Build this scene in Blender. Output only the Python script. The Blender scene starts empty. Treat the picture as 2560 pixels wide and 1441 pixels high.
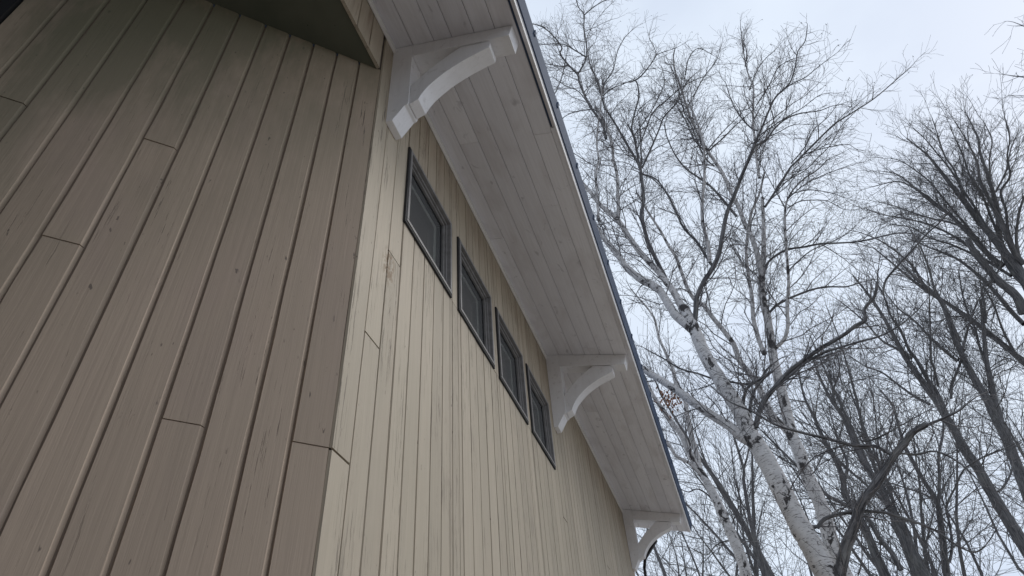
import bpy, math, random
import numpy as np
from mathutils import Vector, Matrix
random.seed(7)
sc = bpy.context.scene
COL = sc.collection
S = 1.1                      # metres per unit of the survey coordinates used for the house
CY = 1.533                   # the wall corner, ahead of the viewer, in survey units
def W(x, y, z):              # survey -> world (wall plane x=0, corner y=0, ground z=0)
    return (S * (x + 1), S * (y - CY), S * z + 1.6)

# ---------------------------------------------------------------- camera
RM = [[0.9478320408601374, -0.25698481587209626, -0.18860866027330808],
      [0.3124782725097117, 0.6320609401363189, 0.7091236120475318],
      [-0.06302183374239206, -0.7310661887716988, 0.6793897821623233]]
F = 1680.16
CAM = Vector(W(0, 0, 0))
cd = bpy.data.cameras.new('camera'); cam = bpy.data.objects.new('camera', cd); COL.objects.link(cam)
cd.sensor_width = 36; cd.lens = F / 2560 * 36; cd.clip_start = 0.05; cd.clip_end = 3000
m = Matrix.Identity(4)
for i in range(3):
    m[i][0] = RM[i][0]; m[i][1] = -RM[i][1]; m[i][2] = -RM[i][2]; m[i][3] = CAM[i]
cam.matrix_world = m
sc.camera = cam
def ray(px, py):             # direction seen at a full-size photo pixel
    v = (px - 1280, py - 720.5, F)
    return Vector([sum(RM[i][k] * v[k] for k in range(3)) for i in range(3)])

# ---------------------------------------------------------------- sky, sun, exposure
SUN_EL, SUN_AZ = math.radians(42), math.radians(46)      # azimuth from +Y towards +X
wd = bpy.data.worlds.new('World'); sc.world = wd; wd.use_nodes = True
nt = wd.node_tree; nt.nodes.clear()
def wn(t, **k):
    n = nt.nodes.new(t)
    for a, b in k.items(): setattr(n, a, b)
    return n
out = wn('ShaderNodeOutputWorld'); bg = wn('ShaderNodeBackground'); bg2 = wn('ShaderNodeBackground'); add = wn('ShaderNodeAddShader')
sky = wn('ShaderNodeTexSky', sky_type='NISHITA', sun_disc=False, sun_elevation=SUN_EL, sun_rotation=SUN_AZ)
tc = wn('ShaderNodeTexCoord'); mp = wn('ShaderNodeMapping'); mp.inputs['Scale'].default_value = (1.0, 1.0, 2.2)
mp.inputs['Location'].default_value = (0.35, 0.1, 0.4)
nz = wn('ShaderNodeTexNoise'); nz.inputs['Scale'].default_value = 2.1; nz.inputs['Detail'].default_value = 5; nz.inputs['Roughness'].default_value = .5
cr = wn('ShaderNodeValToRGB')
cr.color_ramp.elements[0].position = .36; cr.color_ramp.elements[0].color = (.655, .735, .87, 1)
cr.color_ramp.elements[1].position = .62; cr.color_ramp.elements[1].color = (.78, .865, .975, 1)
L = nt.links.new
L(tc.outputs['Generated'], mp.inputs['Vector']); L(mp.outputs[0], nz.inputs['Vector']); L(nz.outputs['Fac'], cr.inputs['Fac'])
L(cr.outputs[0], bg.inputs['Color']); bg.inputs['Strength'].default_value = 0.985
L(sky.outputs[0], bg2.inputs['Color']); bg2.inputs['Strength'].default_value = 0.012
L(bg.outputs[0], add.inputs[0]); L(bg2.outputs[0], add.inputs[1]); L(add.outputs[0], out.inputs['Surface'])
sd = bpy.data.lights.new('sun', 'SUN'); sd.energy = 1.6; sd.angle = math.radians(22); sd.color = (1.0, .96, .9)
so = bpy.data.objects.new('sun', sd); COL.objects.link(so)
sdir = Vector((math.sin(SUN_AZ) * math.cos(SUN_EL), math.cos(SUN_AZ) * math.cos(SUN_EL), math.sin(SUN_EL)))
so.rotation_euler = sdir.to_track_quat('Z', 'Y').to_euler(); so.location = (6, 6, 20)
sc.view_settings.view_transform = 'Standard'; sc.view_settings.look = 'None'
sc.view_settings.exposure = 0; sc.view_settings.gamma = 1; sc.view_settings.use_curve_mapping = False

# ---------------------------------------------------------------- materials
class NB:
    def __init__(s, name, rough=.6, spec=.3):
        s.m = bpy.data.materials.new(name); s.m.use_nodes = True; s.t = s.m.node_tree
        s.b = s.t.nodes['Principled BSDF']; s.b.inputs['Roughness'].default_value = rough
        s.b.inputs['Specular IOR Level'].default_value = spec
    def n(s, t, **k):
        n = s.t.nodes.new(t)
        for a, b in k.items(): setattr(n, a, b)
        return n
    def l(s, a, b): s.t.links.new(a, b)
    def obj(s): return s.n('ShaderNodeTexCoord').outputs['Object']
    def attr(s, a): return s.n('ShaderNodeAttribute', attribute_name=a)
    def map(s, v, sc_, loc=(0, 0, 0)):
        n = s.n('ShaderNodeMapping'); n.inputs['Scale'].default_value = sc_; n.inputs['Location'].default_value = loc
        s.l(v, n.inputs['Vector']); return n.outputs[0]
    def noise(s, v, scale, detail=4, rough=.55, dist=0):
        n = s.n('ShaderNodeTexNoise'); n.inputs['Scale'].default_value = scale; n.inputs['Detail'].default_value = detail
        n.inputs['Roughness'].default_value = rough; n.inputs['Distortion'].default_value = dist
        s.l(v, n.inputs['Vector']); return n.outputs['Fac']
    def ramp(s, v, a, b, ca=0.0, cb=1.0):
        n = s.n('ShaderNodeMapRange'); n.inputs['From Min'].default_value = a; n.inputs['From Max'].default_value = b
        n.inputs['To Min'].default_value = ca; n.inputs['To Max'].default_value = cb; n.clamp = True
        s.l(v, n.inputs['Value']); return n.outputs[0]
    def mix(s, f, a, b):
        n = s.n('ShaderNodeMix', data_type='RGBA')
        for sock, v in ((n.inputs[0], f), (n.inputs[6], a), (n.inputs[7], b)):
            if isinstance(v, (int, float)): sock.default_value = v
            elif isinstance(v, tuple): sock.default_value = (*v, 1)
            else: s.l(v, sock)
        return n.outputs[2]
    def math(s, op, a, b=0):
        n = s.n('ShaderNodeMath', operation=op)
        for i, v in enumerate((a, b)):
            if isinstance(v, (int, float)): n.inputs[i].default_value = v
            else: s.l(v, n.inputs[i])
        return n.outputs[0]
    def bump(s, h, strength=.3, dist=.002):
        n = s.n('ShaderNodeBump'); n.inputs['Strength'].default_value = strength; n.inputs['Distance'].default_value = dist
        s.l(h, n.inputs['Height']); s.l(n.outputs[0], s.b.inputs['Normal'])
    def col(s, c): s.l(c, s.b.inputs['Base Color'])

def siding_mat(name, base, crack, rot=0.0):
    """painted boards; grain runs along z; rot turns the wall so that local x is across the boards"""
    k = NB(name, .62, .25)
    o = k.obj()
    if rot:
        vr = k.n('ShaderNodeVectorRotate'); vr.inputs['Axis'].default_value = (0, 0, 1); vr.inputs['Angle'].default_value = rot
        k.l(o, vr.inputs['Vector']); o = vr.outputs[0]
    isl = k.n('ShaderNodeNewGeometry').outputs['Random Per Island']
    # shift every board's texture
    cmb = k.n('ShaderNodeCombineXYZ'); k.l(k.math('MULTIPLY', isl, 37.0), cmb.inputs[2]); k.l(k.math('MULTIPLY', isl, 11.0), cmb.inputs[0])
    ad = k.n('ShaderNodeVectorMath', operation='ADD'); k.l(o, ad.inputs[0]); k.l(cmb.outputs[0], ad.inputs[1]); ov = ad.outputs[0]
    grain = k.noise(k.map(ov, (60, 60, 1.6)), 1.0, 5, .62, .6)
    grain2 = k.noise(k.map(ov, (220, 220, 5)), 1.0, 3, .6)
    blotch = k.noise(k.map(o, (1.1, 1.1, .7)), 1.0, 4, .55)
    b2 = k.noise(k.map(ov, (5, 5, 1.2)), 1.0, 3)
    crackn = k.noise(k.map(ov, (85, 85, 3.0)), 1.0, 4, .75)
    where = k.ramp(k.noise(k.map(ov, (7, 7, .9)), 1.0, 2), .44, .66)
    cr_ = k.math('MULTIPLY', k.ramp(crackn, .615 - crack, .655 - crack), where)
    sp = k.noise(k.map(ov, (50, 50, 18)), 1.0, 2)
    spot = k.math('MULTIPLY', k.ramp(sp, .70, .74), k.ramp(b2, .47, .56))
    c = k.mix(k.ramp(isl, 0, 1, 0, 1), tuple(x * .87 for x in base), tuple(x * 1.07 for x in base))
    c = k.mix(k.ramp(grain, .3, .7, 0, .34), c, tuple(x * .62 for x in base))
    c = k.mix(k.ramp(blotch, .42, .68, 0, .45), c, (base[0] * .80, base[1] * .82, base[2] * .80))
    c = k.mix(k.ramp(b2, .55, .8, 0, .22), c, (base[0] * 1.12, base[1] * 1.05, base[2] * 1.04))
    c = k.mix(k.math('MULTIPLY', cr_, .8), c, (.07, .055, .045))
    c = k.mix(k.math('MULTIPLY', spot, .75), c, (.09, .07, .06))
    sx_ = k.n('ShaderNodeSeparateXYZ'); k.l(k.obj(), sx_.inputs[0])
    if rot < 1:          # mildew green with overhang shade painted in, denser high up and leftwards
        mil_shade = k.noise(k.map(k.obj(), (1.7, 1.7, .55)), 1.0, 6, .66, .2)
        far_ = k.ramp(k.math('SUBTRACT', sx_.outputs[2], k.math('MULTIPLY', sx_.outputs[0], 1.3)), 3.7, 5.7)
        mm = k.math('MULTIPLY', k.ramp(k.math('ADD', mil_shade, k.math('MULTIPLY', far_, .12)), .42, .62), far_)
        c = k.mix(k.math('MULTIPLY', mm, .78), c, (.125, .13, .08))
        rs = k.noise(k.map(k.obj(), (2.2, 2.2, 1.1), (5, 2, 1)), 1.0, 4, .6)
        c = k.mix(k.ramp(rs, .52, .70, 0, .35), c, (.375, .28, .24))
    else:                # one torn, stained patch beside a board joint
        dv = k.n('ShaderNodeVectorMath', operation='DISTANCE'); k.l(k.map(k.obj(), (1, 1, .55)), dv.inputs[0]); dv.inputs[1].default_value = (0, .275, 3.82 * .55)
        sn = k.noise(k.map(k.obj(), (38, 38, 20)), 1.0, 4, .7)
        ms = k.math('MULTIPLY', k.ramp(dv.outputs['Value'], .035, .075, 1, 0), k.ramp(sn, .47, .53))
        c = k.mix(k.math('MULTIPLY', ms, .85), c, (.20, .13, .07))
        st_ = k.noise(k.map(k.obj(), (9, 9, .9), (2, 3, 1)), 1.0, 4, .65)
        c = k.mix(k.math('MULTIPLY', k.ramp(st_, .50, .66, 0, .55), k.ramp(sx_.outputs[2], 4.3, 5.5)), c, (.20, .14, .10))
    k.col(c)
    h = k.math('ADD', k.math('MULTIPLY', grain, .8), k.math('MULTIPLY', grain2, .25))
    h = k.math('SUBTRACT', h, k.math('MULTIPLY', cr_, 1.2))
    k.bump(h, .55, .003)
    return k.m
M = {}
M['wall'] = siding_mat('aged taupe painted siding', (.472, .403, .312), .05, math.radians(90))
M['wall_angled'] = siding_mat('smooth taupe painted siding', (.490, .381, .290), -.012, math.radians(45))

k = NB('white stained soffit boards', .6, .25)
o = k.obj(); isl = k.n('ShaderNodeNewGeometry').outputs['Random Per Island']
cmb = k.n('ShaderNodeCombineXYZ'); k.l(k.math('MULTIPLY', isl, 53.0), cmb.inputs[1])
ad = k.n('ShaderNodeVectorMath', operation='ADD'); k.l(o, ad.inputs[0]); k.l(cmb.outputs[0], ad.inputs[1]); ov = ad.outputs[0]
g = k.noise(k.map(ov, (70, 2.2, 70)), 1, 5, .6, .8)
bl = k.noise(k.map(ov, (4, 1.6, 4)), 1, 4, .6, .5)
kn = k.noise(k.map(ov, (16, 9, 16)), 1, 2, .5, .7)
c = k.mix(k.ramp(isl, 0, 1), (.74, .73, .765), (.84, .83, .86))
c = k.mix(k.ramp(g, .4, .75, 0, .22), c, (.44, .41, .42))
c = k.mix(k.ramp(bl, .5, .75, 0, .5), c, (.50, .46, .46))
c = k.mix(k.ramp(kn, .66, .76, 0, .38), c, (.24, .22, .24))
k.col(c); k.bump(g, .3, .002); M['soffit'] = k.m

k = NB('white trim paint', .5, .35); o = k.obj()
n1 = k.noise(o, 3.2, 4); n2 = k.noise(o, 22, 3)
c = k.mix(k.ramp(n1, .35, .7, 0, .5), (.82, .81, .82), (.73, .715, .72))
n3 = k.noise(k.map(o, (28, 60, 5)), 1, 4, .65); n4 = k.noise(o, 1.4, 5, .65)
c = k.mix(k.ramp(n2, .60, .74, 0, .35), c, (.45, .42, .40))
c = k.mix(k.ramp(n3, .50, .72, 0, .22), c, (.56, .54, .53))
c = k.mix(k.ramp(n4, .50, .68, 0, .35), c, (.60, .575, .56))
k.col(c); k.bump(n3, .35, .002); M['trim'] = k.m

k = NB('grey trim batten', .55, .3); o = k.obj(); n1 = k.noise(k.map(o, (30, 3, 30)), 1, 4)
k.col(k.mix(k.ramp(n1, .4, .7, 0, .5), (.78, .76, .73), (.60, .58, .56))); M['batten'] = k.m

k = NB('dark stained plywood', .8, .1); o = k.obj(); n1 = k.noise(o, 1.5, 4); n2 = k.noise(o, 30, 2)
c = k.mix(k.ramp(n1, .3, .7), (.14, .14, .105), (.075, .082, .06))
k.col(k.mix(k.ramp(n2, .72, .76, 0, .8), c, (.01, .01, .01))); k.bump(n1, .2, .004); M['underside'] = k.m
k = NB('dark brown blocker', .8, .1); o = k.obj(); n1 = k.noise(k.map(o, (14, 14, 1)), 1, 4); k.col(k.mix(k.ramp(n1, .3, .7), (.10, .07, .05), (.06, .045, .035))); M['stained'] = k.m  # kept dark so the added sky blocker bounces little light

k = NB('dark blue metal edge', .42, .5); o = k.obj(); n1 = k.noise(k.map(o, (3, 3, 3)), 1, 4)
k.col(k.mix(k.ramp(n1, .3, .7), (.055, .078, .13), (.072, .10, .16))); k.b.inputs['Roughness'].default_value = .7; k.b.inputs['Specular IOR Level'].default_value = .12
M['metal'] = k.m

k = NB('dark joint shade', .9, .05); k.b.inputs['Base Color'].default_value = (.018, .015, .013, 1); M['gap'] = k.m
k = NB('groove shadow paint', .8, .1); k.b.inputs['Base Color'].default_value = (.17, .14, .12, 1); M['groove'] = k.m
k = NB('angled groove paint', .8, .1); k.b.inputs['Base Color'].default_value = (.26, .20, .155, 1); M['angroove'] = k.m
k = NB('soffit groove paint', .8, .1); k.b.inputs['Base Color'].default_value = (.42, .39, .39, 1); M['sgroove'] = k.m
k = NB('bronze window frame', .45, .4); o = k.obj(); n1 = k.noise(o, 18, 3)
k.col(k.mix(k.ramp(n1, .35, .7), (.24, .23, .225), (.17, .16, .155))); M['frame'] = k.m
k = NB('dark window gasket', .6, .3); k.b.inputs['Base Color'].default_value = (.022, .022, .024, 1); M['frame_dark'] = k.m
k = NB('cream reveal paint', .7, .2); o = k.obj(); n1 = k.noise(o, 4, 3)
k.col(k.mix(n1, (.80, .79, .72), (.72, .71, .64))); M['reveal'] = k.m
k = NB('ceiling paint', .8, .1); k.b.inputs['Base Color'].default_value = (.8, .78, .73, 1); M['room'] = k.m

m_ = bpy.data.materials.new('window glass'); m_.use_nodes = True; t = m_.node_tree; t.nodes.clear()
o_ = t.nodes.new('ShaderNodeOutputMaterial'); mx = t.nodes.new('ShaderNodeMixShader'); tr = t.nodes.new('ShaderNodeBsdfTransparent')
gl = t.nodes.new('ShaderNodeBsdfGlossy'); fr = t.nodes.new('ShaderNodeFresnel'); fr.inputs['IOR'].default_value = 1.85
gl.inputs['Roughness'].default_value = .02; tr.inputs['Color'].default_value = (.95, .97, .96, 1)
t.links.new(fr.outputs[0], mx.inputs[0]); t.links.new(tr.outputs[0], mx.inputs[1]); t.links.new(gl.outputs[0], mx.inputs[2]); t.links.new(mx.outputs[0], o_.inputs[0])
M['glass'] = m_
m_ = bpy.data.materials.new('insect screen'); m_.use_nodes = True; t = m_.node_tree; t.nodes.clear()
o_ = t.nodes.new('ShaderNodeOutputMaterial'); mx = t.nodes.new('ShaderNodeMixShader'); tr = t.nodes.new('ShaderNodeBsdfTransparent')
df = t.nodes.new('ShaderNodeBsdfDiffuse'); df.inputs['Color'].default_value = (.20, .20, .20, 1); mx.inputs[0].default_value = .40
t.links.new(tr.outputs[0], mx.inputs[1]); t.links.new(df.outputs[0], mx.inputs[2]); t.links.new(mx.outputs[0], o_.inputs[0])
M['screen'] = m_

def bark(name, birch, dark, light):
    k = NB(name, .8, .15)
    tub = k.attr('tub').outputs['Vector']; rad = k.attr('rad').outputs['Fac']
    n1 = k.noise(k.map(tub, (9, 9, 9)), 1, 5, .6)
    fine = k.noise(k.map(tub, (60, 60, 60)), 1, 3, .6)
    if birch:
        lent = k.noise(k.map(tub, (14, 14, 95)), 1, 3, .6, .3)       # horizontal dashes round the stem
        patch = k.noise(k.map(tub, (7, 7, 4.5)), 1, 5, .7, .8)
        w = k.mix(k.ramp(n1, .3, .7), (.63, .615, .61), (.48, .465, .46))
        w = k.mix(k.math('MULTIPLY', k.ramp(lent, .575, .63), .85), w, (.13, .115, .11))
        sca = k.attr('scar').outputs['Fac']
        pt = k.math('ADD', patch, k.math('MULTIPLY', sca, .17))
        w = k.mix(k.ramp(pt, .56, .60), w, (.06, .055, .055))
        d = k.mix(k.ramp(n1, .3, .7), dark, light)
        d = k.mix(k.ramp(patch, .46, .60, 0, .5), d, (.42, .39, .38))
        c = k.mix(k.ramp(rad, .009, .021), d, w)
    else:
        ridge = k.noise(k.map(tub, (45, 45, 5)), 1, 4, .65, .4)
        pat = k.noise(k.map(tub, (3, 3, 1.4)), 1, 3)
        c = k.mix(k.ramp(ridge, .35, .65), dark, light)
        c = k.mix(k.ramp(pat, .55, .7, 0, .4), c, (light[0] * 1.25, light[1] * 1.3, light[2] * 1.15))
        fine = ridge
    k.col(c); k.bump(fine, .5, .006); return k.m
M['birch'] = bark('white birch bark', True, (.050, .050, .060), (.13, .125, .13))
M['birch_dark'] = bark('dark knobby birch bark', False, (.036, .036, .040), (.21, .205, .21))
M['maple'] = bark('grey maple bark', False, (.060, .060, .066), (.19, .185, .187))
k = NB('brown dry leaves', .8, .1); k.col(k.mix(k.n('ShaderNodeNewGeometry').outputs['Random Per Island'], (.17, .065, .03), (.30, .14, .08))); M['leaf'] = k.m
k = NB('leaf litter ground', .95, .1); o = k.obj(); n1 = k.noise(o, .6, 6, .6); n2 = k.noise(o, 14, 4, .7)
c = k.mix(k.ramp(n1, .35, .65), (.36, .345, .32), (.40, .375, .35)); k.col(k.mix(k.ramp(n2, .4, .7, 0, .4), c, (.22, .18, .14))); k.bump(n2, .5, .03); M['ground'] = k.m
k = NB('dark shingle', .9, .1); o = k.obj(); n1 = k.noise(o, 9, 4)
k.col(k.mix(n1, (.045, .042, .045), (.02, .02, .022))); M['shingle'] = k.m

# ---------------------------------------------------------------- object helpers
def tag(o, label=None, cat=None, group=None, kind=None):
    for a, b in (('label', label), ('category', cat), ('group', group), ('kind', kind)):
        if b: o[a] = b
    return o
def empty(name, loc):
    o = bpy.data.objects.new(name, None); o.location = loc; o.empty_display_size = .3; COL.objects.link(o); return o
def mesh_obj(name, verts, faces, mat, parent=None, smooth=False, bevel=0):
    me = bpy.data.meshes.new(name); me.from_pydata([tuple(v) for v in verts], [], faces); me.update()
    me.materials.append(mat)
    o = bpy.data.objects.new(name, me); COL.objects.link(o)
    if parent is not None: o.parent = parent
    if smooth: me.polygons.foreach_set('use_smooth', [True] * len(me.polygons))
    if bevel:
        b = o.modifiers.new('bevel', 'BEVEL'); b.width = bevel; b.segments = 2; b.limit_method = 'ANGLE'; b.angle_limit = math.radians(30)
    return o
class MB:
    def __init__(s): s.v = []; s.f = []
    def box(s, a, b):        # world corners
        (x0, y0, z0), (x1, y1, z1) = a, b
        x0, x1 = min(x0, x1), max(x0, x1); y0, y1 = min(y0, y1), max(y0, y1); z0, z1 = min(z0, z1), max(z0, z1)
        i = len(s.v); s.v += [(x0, y0, z0), (x1, y0, z0), (x1, y1, z0), (x0, y1, z0), (x0, y0, z1), (x1, y0, z1), (x1, y1, z1), (x0, y1, z1)]
        s.f += [(i, i + 3, i + 2, i + 1), (i + 4, i + 5, i + 6, i + 7), (i, i + 1, i + 5, i + 4), (i + 1, i + 2, i + 6, i + 5), (i + 2, i + 3, i + 7, i + 6), (i + 3, i, i + 4, i + 7)]
    def sbox(s, a, b): s.box(W(*a), W(*b))
    def quad(s, *p): i = len(s.v); s.v += list(p); s.f.append((i, i + 1, i + 2, i + 3))
    def prism(s, prof, y0, y1):  # profile of (u, zrel) below the soffit line, extruded along y (survey units)
        n = len(prof); i = len(s.v)
        for y in (y0, y1):
            s.v += [W(-1 + u, y, H + z) for u, z in prof]
        s.f.append(tuple(range(i, i + n))); s.f.append(tuple(reversed(range(i + n, i + 2 * n))))
        for j in range(n):
            q = (j + 1) % n
            s.f.append((i + j, i + n + j, i + n + q, i + q))
    def build(s, name, mat, parent=None, **k): return mesh_obj(name, s.v, s.f, mat, parent, **k)

H = 3.603                    # soffit meets the wall (survey units)
TP = math.tan(math.radians(16.1))
HOUSE = empty('house', (0, 0, 0))
tag(HOUSE, 'taupe board-sided house with a deep white soffit, white curved brackets and dark metal roof edge', 'house')

# one board as an island: face, bevel on side a, steep side b, with slightly wandering edges
def board(mb, P, n, a, b, z0, z1, wa, wb, gap, depth, off=0.0, jit=.0006, rng=random):
    """P(L,z)->point on the wall plane (metres), n outward normal; a<b extents, bevel width wa at a, wb at b"""
    nz_ = max(1, int((z1 - z0) / .22)); rows = []
    for i in range(nz_ + 1):
        z = z0 + (z1 - z0) * i / nz_
        ja = rng.gauss(0, jit); jb = rng.gauss(0, jit)
        cs = [(a + gap * .5, -depth - .004), (a + gap * .5 + .0005, -depth), (a + gap * .5 + wa + ja, off), (b - gap * .5 - wb + jb, off), (b - gap * .5, -depth)]
        row = []
        for l, d in cs[1:]:
            p = P(l, z); row.append((p[0] + n[0] * d, p[1] + n[1] * d, p[2]))
        rows.append(row)
    i0 = len(mb.v)
    for r in rows: mb.v += r
    for i in range(nz_):
        for j in range(3):
            q = i0 + i * 4 + j
            mb.f.append((q, q + 1, q + 5, q + 4))
    mb.f.append((i0 + 3, i0 + 2, i0 + 1, i0)); e = i0 + nz_ * 4; mb.f.append((e, e + 1, e + 2, e + 3))

# ---- main wall (x = 0, faces +x), boards .1205 apart in survey units
WIN = [(1.883 + .691 * i, 1.883 + .691 * i + .580) for i in range(4)]
WZ0, WZ1 = 2.412, 2.992
rng = random.Random(3)
mw = MB(); jg = MB(); Pm = lambda l, z: (0.0, l, z)
zg, ztop = -1.6 / S, H + .02
def toL(y): return S * (y - CY)
def toZ(z): return S * z + 1.6
edges = [CY, 1.648]
while edges[-1] < 8.28: edges.append(edges[-1] + .1205 + rng.gauss(0, .0012))
edges[-1] = 8.33
joints = {0: [1.033], 1: [1.566], 2: [2.105], 26: [2.09], 9: [.2], 14: [-.3], 33: [1.2], 40: [2.3], 20: [.5]}
for i in range(len(edges) - 1):
    a, b = edges[i], edges[i + 1]
    cuts = sorted({a, b} | {w for p in WIN for w in p if a < w < b})
    for c0, c1 in zip(cuts[:-1], cuts[1:]):
        mid = (c0 + c1) / 2; inw = any(w0 < mid < w1 for w0, w1 in WIN)
        inrow = WIN[0][0] - .03 < mid < WIN[3][1] + .03
        spans = [(zg, WZ0), (WZ1, ztop)] if inw else ([(zg, WZ0 - .001), (WZ0 + .003, ztop)] if inrow else [(zg, ztop)])
        ns = []
        for s0, s1 in spans:
            js = [j for j in joints.get(i, []) if s0 < j < s1]; p = s0
            for j in js: jg.sbox((-1 - .0045, c0 + .004, j - .006), (-1 - .0055, c1 - .004, j + .006))  # dark strip painting in the shade inside the open joint
            for j in js: ns.append((p, j - .0040)); p = j + .0040
            ns.append((p, s1))
        for s0, s1 in ns:
            board(mw, Pm, (1, 0), toL(c0), toL(c1), toZ(s0), toZ(s1), .003 if c0 == a else 0, .004 if c1 == b else 0, .0045 if (c0 == a or c1 == b) else 0, .007,
                  off=rng.uniform(-.0008, .0012) + (.002 if i == 0 else 0), rng=rng)
# upper wall over the angled recess, y from the corner towards and past the viewer
UND = 3.198
y = CY - .018
while y > -9.0:
    a = y - .1205
    board(mw, Pm, (1, 0), toL(a), toL(y), toZ(UND), toZ(ztop), .003, .004, .004, .007, off=rng.uniform(-.001, .001), rng=rng)
    y = a
main_wall = mw.build('main_wall', M['wall'], HOUSE)
# sheathing behind the boards (dark grooves), with window holes left open
sh = MB(); sh2 = MB()
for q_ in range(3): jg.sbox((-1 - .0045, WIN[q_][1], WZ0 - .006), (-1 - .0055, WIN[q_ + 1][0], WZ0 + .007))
def shbox(y0, y1, z0, z1): sh.sbox((-1 - .011, y0, z0), (-1 - .09, y1, z1))
shbox(CY, WIN[0][0], zg, ztop); shbox(WIN[3][1], 8.33, zg, ztop)
for i in range(3): shbox(WIN[i][1], WIN[i + 1][0], zg, ztop)
for w0, w1 in WIN: shbox(w0, w1, zg, WZ0); shbox(w0, w1, WZ1, ztop)
shbox(-9.0, CY - .002, UND + .03, ztop)
yv = CY - .02
while yv > -9.0:       # cut ends of the boards show as a pale lip round the overhang
    sh2.sbox((-1.0009, yv - .1185, UND + .0006), (-1.0165, yv, UND + .03)); yv -= .1205
sh2.build('overhang_lip', M['wall'], HOUSE)
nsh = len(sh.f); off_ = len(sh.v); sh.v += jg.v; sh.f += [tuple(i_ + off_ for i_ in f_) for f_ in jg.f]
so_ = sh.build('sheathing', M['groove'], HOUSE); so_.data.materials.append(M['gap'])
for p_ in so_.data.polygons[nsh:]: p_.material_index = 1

# ---- angled lower wall, 45 degrees back from the corner
aw = MB(); r2 = math.sqrt(.5); na = (r2, -r2)
def Pa(l, z): return (-r2 * l, -r2 * l, z)
Lb = [0.004, .112, .227, .345, .461, .577, .695, .813, .930, 1.050, 1.165, 1.283, 1.398]
jl = {0: 1.033, 3: 1.032, 6: 2.121, 7: 1.556, 10: 2.104, 2: -.3, 8: -.1}
for i in range(12):
    a, b = Lb[i], Lb[i + 1]; zz = [zg, UND + .01]
    if i in jl: zz = [zg, jl[i], UND + .01]
    for q, (s0, s1) in enumerate(zip(zz[:-1], zz[1:])):
        s0_ = s0 + (.0016 if q else 0); s1_ = s1 - (.0016 if q == 0 and len(zz) == 3 else 0)
        board(aw, Pa, na, S * a, S * b, toZ(s0_), toZ(s1_), .013 if i else .001, .002, .006 if i else .001, .012,
              off=(-.002 if (len(zz) == 3 and q == 0) else 0) + rng.uniform(-.0006, .0006), jit=.0009, rng=rng)
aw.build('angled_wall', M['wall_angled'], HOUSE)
ab = MB()
def pa_box(mb, l0, l1, z0, z1, d0, d1):
    i = len(mb.v)
    for z in (z0, z1):
        for l, d in ((l0, d0), (l1, d0), (l1, d1), (l0, d1)):
            mb.v.append((-r2 * l + na[0] * d, -r2 * l + na[1] * d, z))
    mb.f += [(i, i + 1, i + 2, i + 3), (i + 7, i + 6, i + 5, i + 4), (i, i + 4, i + 5, i + 1), (i + 1, i + 5, i + 6, i + 2), (i + 2, i + 6, i + 7, i + 3), (i + 3, i + 7, i + 4, i)]
pa_box(ab, .004, S * 1.398, toZ(zg), toZ(UND), -.0135, -.10)
ab.build('angled_sheathing', M['angroove'], HOUSE)
dp = MB()
pa_box(dp, S * 1.400, S * 1.52, toZ(zg), toZ(UND), .02, -.12)
pa_box(dp, S * 1.52, S * 3.4, toZ(zg), toZ(UND), -.10, -.14)
pa_box(dp, S * 1.523, S * 1.56, toZ(zg), toZ(UND), .02, 2.2)  # deep return panel added to cut sky light on the angled wall
dp.build('door_casing_shade_panel', M['frame_dark'], HOUSE)
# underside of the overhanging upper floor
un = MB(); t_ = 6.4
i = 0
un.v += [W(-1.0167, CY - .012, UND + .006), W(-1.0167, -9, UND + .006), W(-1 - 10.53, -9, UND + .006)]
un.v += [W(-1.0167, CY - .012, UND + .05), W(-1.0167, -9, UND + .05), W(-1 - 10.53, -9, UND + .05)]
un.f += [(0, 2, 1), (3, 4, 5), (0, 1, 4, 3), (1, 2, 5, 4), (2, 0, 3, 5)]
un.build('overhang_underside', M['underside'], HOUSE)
# ---- soffit boards
sf = MB(); YF = 8.72
us = [.0, .117, .244, .350, .478, .594, .706]
usj = {0: [3.2, 6.6], 1: [2.335, 5.7], 2: [-.4, 7.2], 3: [4.6], 4: [2.93, 6.9], 5: [2.34, 5.3]}
def sofp(u, y, d=0): p = W(-1 + u, y, H - TP * u); return (p[0] + d * .277, p[1], p[2] + d * .961)
for i in range(6):
    ys = [-9.0] + usj[i] + [YF]
    if i == 3: ys.insert(1, 1.2)
    for y0, y1 in zip(ys[:-1], ys[1:]):
        g_ = .0016 / S; a = us[i] + .0012; b = us[i + 1] - (.0012 if i < 5 else 0); bv = .0034; n_ = max(1, int((y1 - y0) / .4)); i0 = len(sf.v)
        off = rng.uniform(-.0008, .0008)
        for j in range(n_ + 1):
            y = y0 + .0012 + (y1 - y0 - .0024) * j / n_
            sf.v += [sofp(a, y, .006), sofp(a + bv, y, off), sofp(b - bv, y, off), sofp(b, y, .006)]
        for j in range(n_):
            for q in range(3): s_ = i0 + j * 4 + q; sf.f.append((s_, s_ + 4, s_ + 5, s_ + 1))
        e = i0 + n_ * 4; sf.f += [(i0, i0 + 1, i0 + 2, i0 + 3), (e + 3, e + 2, e + 1, e)]
sf.build('soffit', M['soffit'], HOUSE)
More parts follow.
